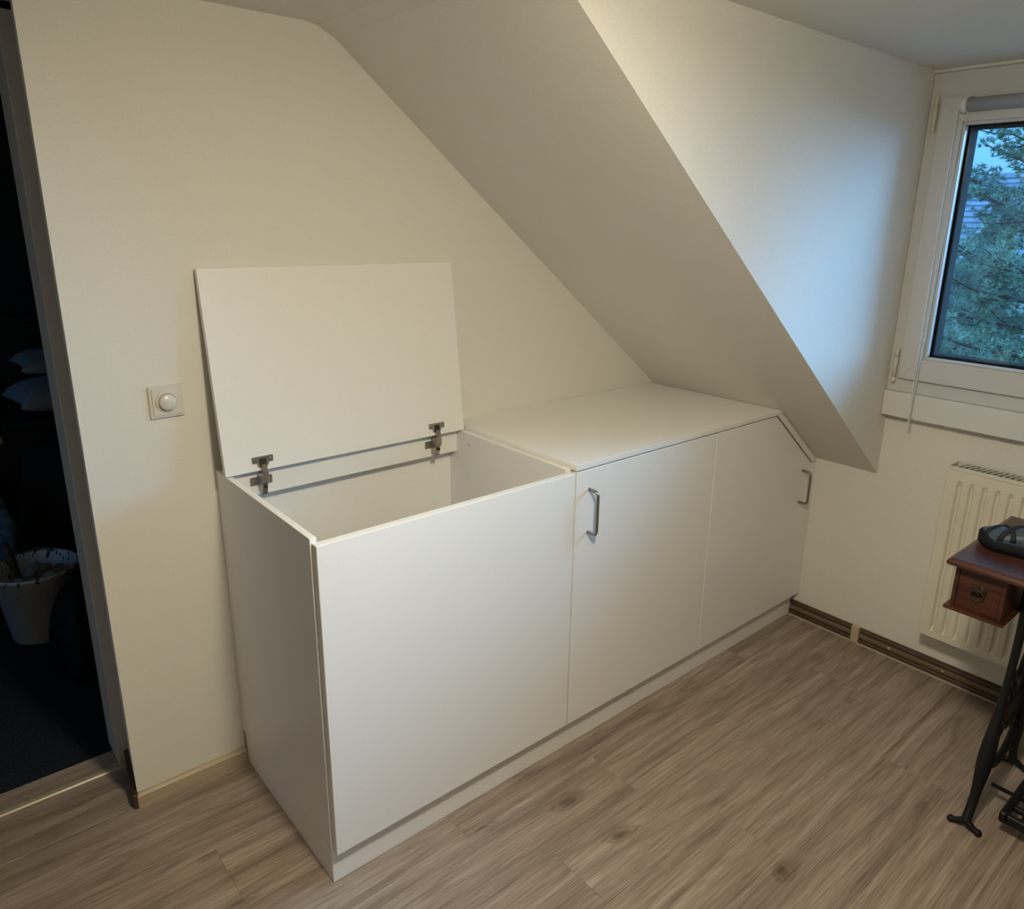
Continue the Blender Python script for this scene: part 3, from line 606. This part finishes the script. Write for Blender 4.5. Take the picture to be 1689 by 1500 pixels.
# ------------------------------------------------------------------ room behind the doorway
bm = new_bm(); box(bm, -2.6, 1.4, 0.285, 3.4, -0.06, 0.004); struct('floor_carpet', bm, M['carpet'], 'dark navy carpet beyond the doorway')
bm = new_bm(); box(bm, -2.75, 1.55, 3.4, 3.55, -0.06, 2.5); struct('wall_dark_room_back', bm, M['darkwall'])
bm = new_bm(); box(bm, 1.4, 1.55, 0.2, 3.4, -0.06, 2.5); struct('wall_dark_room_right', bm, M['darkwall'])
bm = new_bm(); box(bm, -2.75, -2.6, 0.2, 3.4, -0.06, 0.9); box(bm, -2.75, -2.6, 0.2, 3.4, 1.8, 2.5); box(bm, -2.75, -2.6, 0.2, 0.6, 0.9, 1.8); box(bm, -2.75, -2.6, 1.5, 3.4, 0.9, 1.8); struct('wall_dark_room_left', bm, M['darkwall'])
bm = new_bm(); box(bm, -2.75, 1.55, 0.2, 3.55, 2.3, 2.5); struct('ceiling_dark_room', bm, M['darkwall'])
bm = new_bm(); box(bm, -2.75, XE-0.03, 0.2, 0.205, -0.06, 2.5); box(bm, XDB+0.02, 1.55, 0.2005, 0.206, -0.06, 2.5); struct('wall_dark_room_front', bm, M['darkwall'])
bm = new_bm(); box(bm, -2.72, -2.66, 0.6, 0.65, 0.9, 1.8); box(bm, -2.72, -2.66, 1.45, 1.5, 0.9, 1.8); box(bm, -2.72, -2.66, 0.65, 1.45, 0.9, 0.95); box(bm, -2.72, -2.66, 0.65, 1.45, 1.75, 1.8)
w2 = struct('window_2_added', bm, M['pvc'], 'unseen window added for cool light in the dark room'); bm = new_bm(); box(bm, -2.692, -2.688, 0.65, 1.45, 0.95, 1.75); obj('glass_pane', bm, M['glass'], w2)  # unseen window, put in to let cool daylight onto the bucket
cabd = thing('dark_cabinet', 'black cabinet standing in the dark room under the pillows', 'cabinet', (0.10, 2.05, 0.004))
part('body', M['blackboard'], cabd, (-0.36, 0.60, 1.80, 2.32, 0.05, 0.66), bev=0.003); part('top_board', M['blackboard'], cabd, (-0.375, 0.615, 1.78, 2.33, 0.6605, 0.685), bev=0.003)
part('door', M['blackboard'], cabd, (-0.355, 0.118, 1.782, 1.7995, 0.06, 0.65), bev=0.002); part('door', M['blackboard'], cabd, (0.122, 0.595, 1.782, 1.7995, 0.06, 0.65), bev=0.002); part('foot_frame', M['blackboard'], cabd, (-0.34, 0.58, 1.84, 2.30, 0.004, 0.0495))
hb = thing('leaning_board', 'tall black board leaning behind the pillows in the dark room', 'board', (0.1, 2.36, 0.004))
part('panel', M['blackboard'], hb, (-0.45, 0.75, 2.345, 2.37, 0.004, 1.04), bev=0.002); part('top_rail', M['blackboard'], hb, (-0.455, 0.755, 2.338, 2.377, 1.0405, 1.075), bev=0.002)
def pillow(name, label, c, a, b, h, rot, m, tilt=0, seed=1, group=None, cat='pillow'):
    bm = new_bm(); n = 22; rnd = random.Random(seed); ph = [rnd.uniform(0, 6.28) for _ in range(6)]
    top = []; bot = []
    for i in range(n+1):
        rt_, rb_ = [], []
        for j in range(n+1):
            u, v = 2*i/n-1, 2*j/n-1; e = (max(0, 1-u**4)*max(0, 1-v**4))**0.5
            # corners reach further than the sides
            x = a*u*(1-0.10*(1-v*v)**1*abs(u)); y = b*v*(1-0.10*(1-u*u)*abs(v))
            wv = 0.10*h*math.sin(5*u+3*v+ph[0])+0.07*h*math.sin(9*v-4*u+ph[1])
            rt_.append(bm.verts.new((x, y, h*e+wv*e))); rb_.append(bm.verts.new((x, y, -0.55*h*e)) if 0 < i < n and 0 < j < n else rt_[-1])
        top.append(rt_); bot.append(rb_)
    for i in range(n):
        for j in range(n):
            for G, fl in ((top, 0), (bot, 1)):
                q = [G[i][j], G[i+1][j], G[i+1][j+1], G[i][j+1]]
                if fl: q = q[::-1]
                try: f = bm.faces.new(q); f.smooth = True
                except ValueError: pass
    bmesh.ops.rotate(bm, verts=bm.verts, cent=(0,0,0), matrix=Matrix.Rotation(tilt, 3, 'X')); bmesh.ops.rotate(bm, verts=bm.verts, cent=(0,0,0), matrix=Matrix.Rotation(rot, 3, 'Z')); bmesh.ops.translate(bm, verts=bm.verts, vec=c)
    return tag(obj(name, bm, m, base=(c[0], c[1], c[2]-h*0.55)), label, cat, group)
pillow('pillow', 'pale grey pillow on top of the black cabinet', (0.055, 2.00, 0.742), 0.30, 0.19, 0.085, 0.10, M['fabric_grey'], 0.0, 3)
pillow('pillow', 'darker pillow lying on the pale grey pillow', (0.10, 2.06, 0.885), 0.30, 0.19, 0.06, 0.02, M['fabric_grey'], 0.0, 5)
def heap(name, label, cat, m, c, rx_, ry_, h, seed, lean=(0,0), zbase=0.004, pw=0.5):
    bm = new_bm(); rnd = random.Random(seed); ph = [rnd.uniform(0, 6.28) for _ in range(8)]; n = 36; prof = 18; rings = []
    for i in range(prof+1):
        t = i/prof; ring = []
        for k in range(n):
            a = 2*math.pi*k/n; r = max(0.0, 1-t**2.2)**pw
            r *= 1+0.10*math.sin(3*a+ph[0]+2*t)+0.06*math.sin(7*a+ph[1]-3*t)+0.035*math.sin(13*a+ph[2]+6*t)
            ring.append(bm.verts.new((c[0]+rx_*r*math.cos(a)+lean[0]*t, c[1]+ry_*r*math.sin(a)+lean[1]*t, zbase+h*t+0.012*math.sin(4*a+ph[3])*t*(1-t)*4)))
        rings.append(ring)
    for a, b in zip(rings, rings[1:]):
        for k in range(n):
            f = bm.faces.new((a[k], a[(k+1) % n], b[(k+1) % n], b[k])); f.smooth = True
    bm.faces.new(rings[0][::-1]); bmesh.ops.remove_doubles(bm, verts=bm.verts, dist=1e-5); bmesh.ops.recalc_face_normals(bm, faces=bm.faces)
    return tag(obj(name, bm, m, base=(c[0], c[1], zbase)), label, cat)
heap('coat', 'black coat bundled in front of the black cabinet', 'coat', M['coat'], (-0.14, 1.58), 0.17, 0.15, 0.66, 11, (0.0, 0.06), pw=0.35)
heap('rubbish_bag', 'black plastic bag slumped against the white bucket', 'bag', M['bagplastic'], (-0.235, 0.86), 0.125, 0.15, 0.30, 21, (0.0, 0.03))
heap('rubbish_bag', 'large black plastic bag behind the white bucket', 'bag', M['bagplastic'], (-0.66, 1.66), 0.20, 0.18, 0.62, 31, (0.02, 0.05))
# jeans hanging over the large bag
bm = new_bm(); n = 14; A = []
path = bez([(-0.40, 1.535, 0.20), (-0.375, 1.49, 0.28), (-0.375, 1.485, 0.37), (-0.40, 1.50, 0.45), (-0.45, 1.53, 0.53)], 6)
tube(bm, path, [0.045, 0.05]+[0.052+0.008*math.sin(i*0.9) for i in range(len(path)-3)]+[0.045], 14, True, 0.5)
tag(obj('jeans', bm, M['denim'], base=(-0.40, 1.5, 0.2)), 'faded blue jeans leg hanging above the white bucket', 'jeans')
bm = new_bm(); pts = [(-0.365, 1.55, 0.765), (-0.335, 1.545, 0.775), (-0.30, 1.55, 0.69), (-0.325, 1.545, 0.672), (-0.375, 1.555, 0.70)]
A = [bm.verts.new(p) for p in pts]; B = [bm.verts.new((p[0]+0.003, p[1]+0.020, p[2])) for p in pts]; bm.faces.new(A); bm.faces.new(B[::-1])
for i in range(5): bm.faces.new((A[i], B[i], B[(i+1) % 5], A[(i+1) % 5]))
bmesh.ops.recalc_face_normals(bm, faces=bm.faces)
ptc = bm; 
for v in ptc.verts: v.co.z -= 0.02
bmesh.ops.translate(bm, verts=bm.verts, vec=(-0.02, 0.0, 0.0)); tag(obj('printed_pouch', bm, M['pattern'], base=(-0.35, 1.55, 0.65)), 'small yellow and black printed pouch in the dark room', 'pouch')
# bucket with rubble
BX, BY, BZ = -0.330, 1.175, 0.004
bk = thing('bucket', 'dirty white plastic bucket of rubble on the dark carpet', 'bucket', (BX, BY, BZ))
bm = new_bm(); lathe(bm, [(0.0,0.0), (0.100,0.0), (0.106,0.004), (0.134,0.235), (0.138,0.236), (0.140,0.262), (0.146,0.264), (0.147,0.275), (0.143,0.278), (0.138,0.274), (0.132,0.24), (0.104,0.008), (0.0,0.008)], 48, (BX, BY, BZ)); obj('shell', bm, M['bucket'], bk)
bm = new_bm(); pts = [(BX+0.150*math.cos(a), BY-0.05-0.10*math.sin(a)*0.4, BZ+0.25-0.10*math.sin(a)) for a in [math.pi*k/20 for k in range(21)]]
pts = [(BX+0.149*math.cos(a), BY+0.149*math.sin(a)*1.0, BZ+0.252+0.03*abs(math.sin(a))) for a in [math.pi*k/24 for k in range(25)]]
tube(bm, pts, 0.0022, 6); obj('wire_handle', bm, M['steel'], bk)
bm = new_bm(); lathe(bm, [(0.0,0.165), (0.06,0.172), (0.106,0.160), (0.110,0.15), (0.0,0.14)], 24, (BX, BY, BZ))
for v in bm.verts: v.co.z += random.uniform(-0.006, 0.006)
tag(obj('rubble', bm, M['stick'], base=(BX, BY, BZ+0.14)), 'dusty rubble filling the white bucket', 'rubble', kind='stuff')
def scrap(name, label, cat, m, c, s, seed, group=None, sq=(1,1,0.6)):
    bm = new_bm(); bmesh.ops.create_icosphere(bm, subdivisions=2, radius=s); rnd = random.Random(seed)
    for v in bm.verts:
        k = 1+rnd.uniform(-0.38, 0.30); v.co = Vector((v.co.x*k*sq[0], v.co.y*k*sq[1], v.co.z*k*sq[2]))
    bmesh.ops.rotate(bm, verts=bm.verts, cent=(0,0,0), matrix=Matrix.Rotation(rnd.uniform(0,6), 3, 'Z')); bmesh.ops.translate(bm, verts=bm.verts, vec=c)
    return tag(obj(name, bm, m, base=c), label, cat, group)
for i, (dx, dy, dz, s) in enumerate(((-0.050, -0.042, 0.225, 0.042), (0.055, -0.015, 0.22, 0.042), (0.01, 0.065, 0.225, 0.045), (0.075, 0.05, 0.215, 0.035), (0.0, -0.055, 0.205, 0.03))):
    scrap('crumpled_paper', 'grubby crumpled paper in the white bucket', 'paper', M['paper'], (BX+dx, BY+dy, BZ+dz), s, 40+i, 'paper scraps in the bucket')
scrap('film_scrap', 'shiny pale film scrap at the near rim inside the bucket', 'scrap', M['plasticbit'], (BX+0.012, BY-0.085, BZ+0.24), 0.026, 61, None, (1,1,0.5))
bm = new_bm(); tube(bm, [(BX-0.050, BY+0.012, BZ+0.185), (BX-0.062, BY+0.022, BZ+0.30), (BX-0.075, BY+0.03, BZ+0.375)], [0.012, 0.014, 0.012], 8); tag(obj('wooden_stick', bm, M['stick'], base=(BX-0.050, BY+0.012, BZ+0.185)), 'thick wooden stick standing in the white bucket', 'stick')

# ------------------------------------------------------------------ ceiling lamp of the room (above the frame)
lx, ly, lz = LAMP_POS
lp = thing('ceiling_lamp', 'round flush ceiling lamp with a glowing shallow dome', 'lamp', (lx, ly, ZC))
bm = new_bm(); lathe(bm, [(0.0,ZC-0.0005), (0.135,ZC-0.0005), (0.137,ZC-0.018), (0.130,ZC-0.020), (0.0,ZC-0.020)], 36, (lx, ly, 0)); obj('base_ring', bm, M['sill'], lp)
bm = new_bm(); lathe(bm, [(0.128,ZC-0.0205), (0.120,ZC-0.036), (0.085,ZC-0.050), (0.0,ZC-0.056)], 36, (lx, ly, 0)); obj('dome', bm, M['bulb'], lp)
ld = bpy.data.lights.new('dome_light_down', 'AREA'); ld.shape = 'DISK'; ld.size = 0.22; ld.energy = LAMP_DOWN; ld.color = LAMP_COL
lo = bpy.data.objects.new('dome_light_down', ld); COL.objects.link(lo); lo.parent = lp; lo.location = (0, 0, -0.060)
ld = bpy.data.lights.new('dome_light_side', 'POINT'); ld.energy = LAMP_SIDE; ld.color = LAMP_COL; ld.shadow_soft_size = 0.05
lo = bpy.data.objects.new('dome_light_side', ld); COL.objects.link(lo); lo.parent = lp; lo.location = (0, 0, -0.115)

# ------------------------------------------------------------------ outside: garden, pine, neighbour's house
bm = new_bm(); vv = [bm.verts.new(c) for c in ((-60,-80,-6),(120,-80,-6),(120,80,-6),(-60,80,-6))]; bm.faces.new(vv); tag(obj('ground', bm, M['grass']), 'grassy garden ground below the window', 'ground', kind='structure')
def pine(TX, TY, label, seed, ztop, wide, nb, dens):
    rnd = random.Random(seed); rng = np.random.default_rng(seed)
    tr = thing('pine_tree', label, 'tree', (TX, TY, -6), 'pines outside the window')
    bm = new_bm(); tube(bm, bez([(TX, TY, -6+(ztop+6)*q_) for q_ in (0, .25, .5, .75, 1)], 4), [0.26-0.0155*i for i in range(17)], 10); obj('trunk', bm, M['bark'], tr)
    def crown(z): return wide*(max(0.25, 0.55*(ztop+0.4-z)) if z > ztop-4.0 else 2.42+0.14*(ztop-4.0-z))
    tuft = []
    for i in range(nb):
        z0 = -4.2+(ztop+4.2)*(i+0.5)/nb; az = i*2.39996+rnd.uniform(-0.3, 0.3); R_ = crown(z0)*rnd.uniform(0.72, 1.12)
        d = Vector((math.cos(az), math.sin(az), 0)); s = Vector((-d.y, d.x, 0)); st = Vector((TX, TY, z0-0.15))
        pts = bez([st, st+d*R_*0.35+Vector((0,0,0.05)), st+d*R_*0.7+s*rnd.uniform(-0.15,0.15)+Vector((0,0,0.18)), st+d*R_+Vector((0,0,0.42))], 4)
        bm = new_bm(); tube(bm, pts, [0.040-0.0026*k for k in range(len(pts))], 5)
        for q in range(4, len(pts), 2):
            for sg in (-1, 1):
                ln_ = (0.25+0.35*rnd.random())*R_*0.5; e = pts[q]+d*ln_*0.6+s*sg*ln_*0.8+Vector((0,0,rnd.uniform(-0.05,0.22)))
                tube(bm, [pts[q], (pts[q]+e)/2+Vector((0,0,-0.02)), e], [0.014,0.010,0.006], 4)
                for k in range(14): tuft.append(pts[q].lerp(e, 0.25+0.8*rnd.random())+Vector((rnd.gauss(0,.06), rnd.gauss(0,.06), rnd.gauss(0,.05))))
        for k in range(dens):
            t = 0.30+0.75*rnd.random()**0.8; p = pts[min(int(t*(len(pts)-1)), len(pts)-1)]
            tuft.append(p+s*rnd.gauss(0, 0.22*R_*(1.15-t*0.7)*0.6)+d*rnd.gauss(0,0.1)+Vector((0,0,rnd.gauss(0.03,0.11))))
        obj('branch', bm, M['bark'], tr)
    T = np.array([tuple(t) for t in tuft]); nT = len(T); nn = 15
    az = rng.uniform(0, 2*np.pi, (nT, nn)); el = rng.uniform(-0.6, 1.3, (nT, nn)); ln_ = rng.uniform(0.045, 0.085, (nT, nn, 1))
    dirv = np.stack([np.cos(az)*np.cos(el), np.sin(az)*np.cos(el), np.sin(el)], -1)
    sd = np.cross(dirv, rng.normal(size=(nT, nn, 3))); sd /= np.linalg.norm(sd, axis=-1, keepdims=True)+1e-9
    b0 = T[:, None, :]
    V = np.stack([b0-sd*0.0075, b0+sd*0.0075, b0+dirv*ln_], 2).reshape(-1, 3)-np.array([TX, TY, -6.0])
    nq = nT*nn; me = bpy.data.meshes.new('foliage'); me.vertices.add(nq*3); me.vertices.foreach_set('co', V.astype(np.float32).ravel())
    me.loops.add(nq*3); me.loops.foreach_set('vertex_index', np.arange(nq*3, dtype=np.int32)); me.polygons.add(nq); me.polygons.foreach_set('loop_start', np.arange(0, nq*3, 3, dtype=np.int32)); me.update(calc_edges=True); me.validate()
    me.materials.append(M['needles']); fo = bpy.data.objects.new('foliage', me); COL.objects.link(fo); fo.parent = tr; fo['kind'] = 'stuff'
pine(10.0, -0.12, 'dense blue-green pine tree outside the window', 5, 5.2, 1.0, 180, 120)
pine(20.5, 4.9, 'pine tree standing further back behind the nearer pine', 9, 1.45, 0.8, 110, 130)
# house
hs = thing('neighbour_house', 'pale house with grey tiled roof behind the pine tree', 'house', (31, 6.0, -6))
part('wall', M['render'], hs, (27.0, 35.0, -1.0, 14.0, -6.0, 0.55), bev=0.0)
bm = new_bm(); prism(bm, [(27.0,0.55), (35.0,0.55), (31.0,3.25)], 'y', -1.0, 14.0); obj('gable', bm, M['render'], hs)
for k in range(16):
    t0, t1 = k/16, (k+1)/16; xa, xb_ = 26.5+4.5*t0, 26.5+4.5*t1+0.06; za, zb_ = 0.32+3.1*t0, 0.32+3.1*t1
    bm = new_bm(); prism(bm, [(xa, za+0.02), (xb_, zb_+0.03), (xb_, zb_+0.08), (xa, za+0.10)], 'y', -1.4, 14.4); obj('tile_row', bm, M['rooftile'], hs)
bm = new_bm(); prism(bm, [(31.02,3.35), (35.5,0.32), (35.5,0.42), (31.02,3.47)], 'y', -1.4, 14.4); obj('rear_roof', bm, M['rooftile'], hs)
for yy in (0.8, 3.6, 6.4, 9.2, 11.8):
    for z0 in (-4.6, -1.8):
        bm = new_bm(); box(bm, 26.94, 27.02, yy, yy+1.1, z0, z0+1.3); wf = obj('window', bm, M['pvc'], hs); bm = new_bm(); box(bm, 26.92, 26.95, yy+0.08, yy+1.02, z0+0.08, z0+1.22); obj('pane', bm, M['houseglass'], wf)
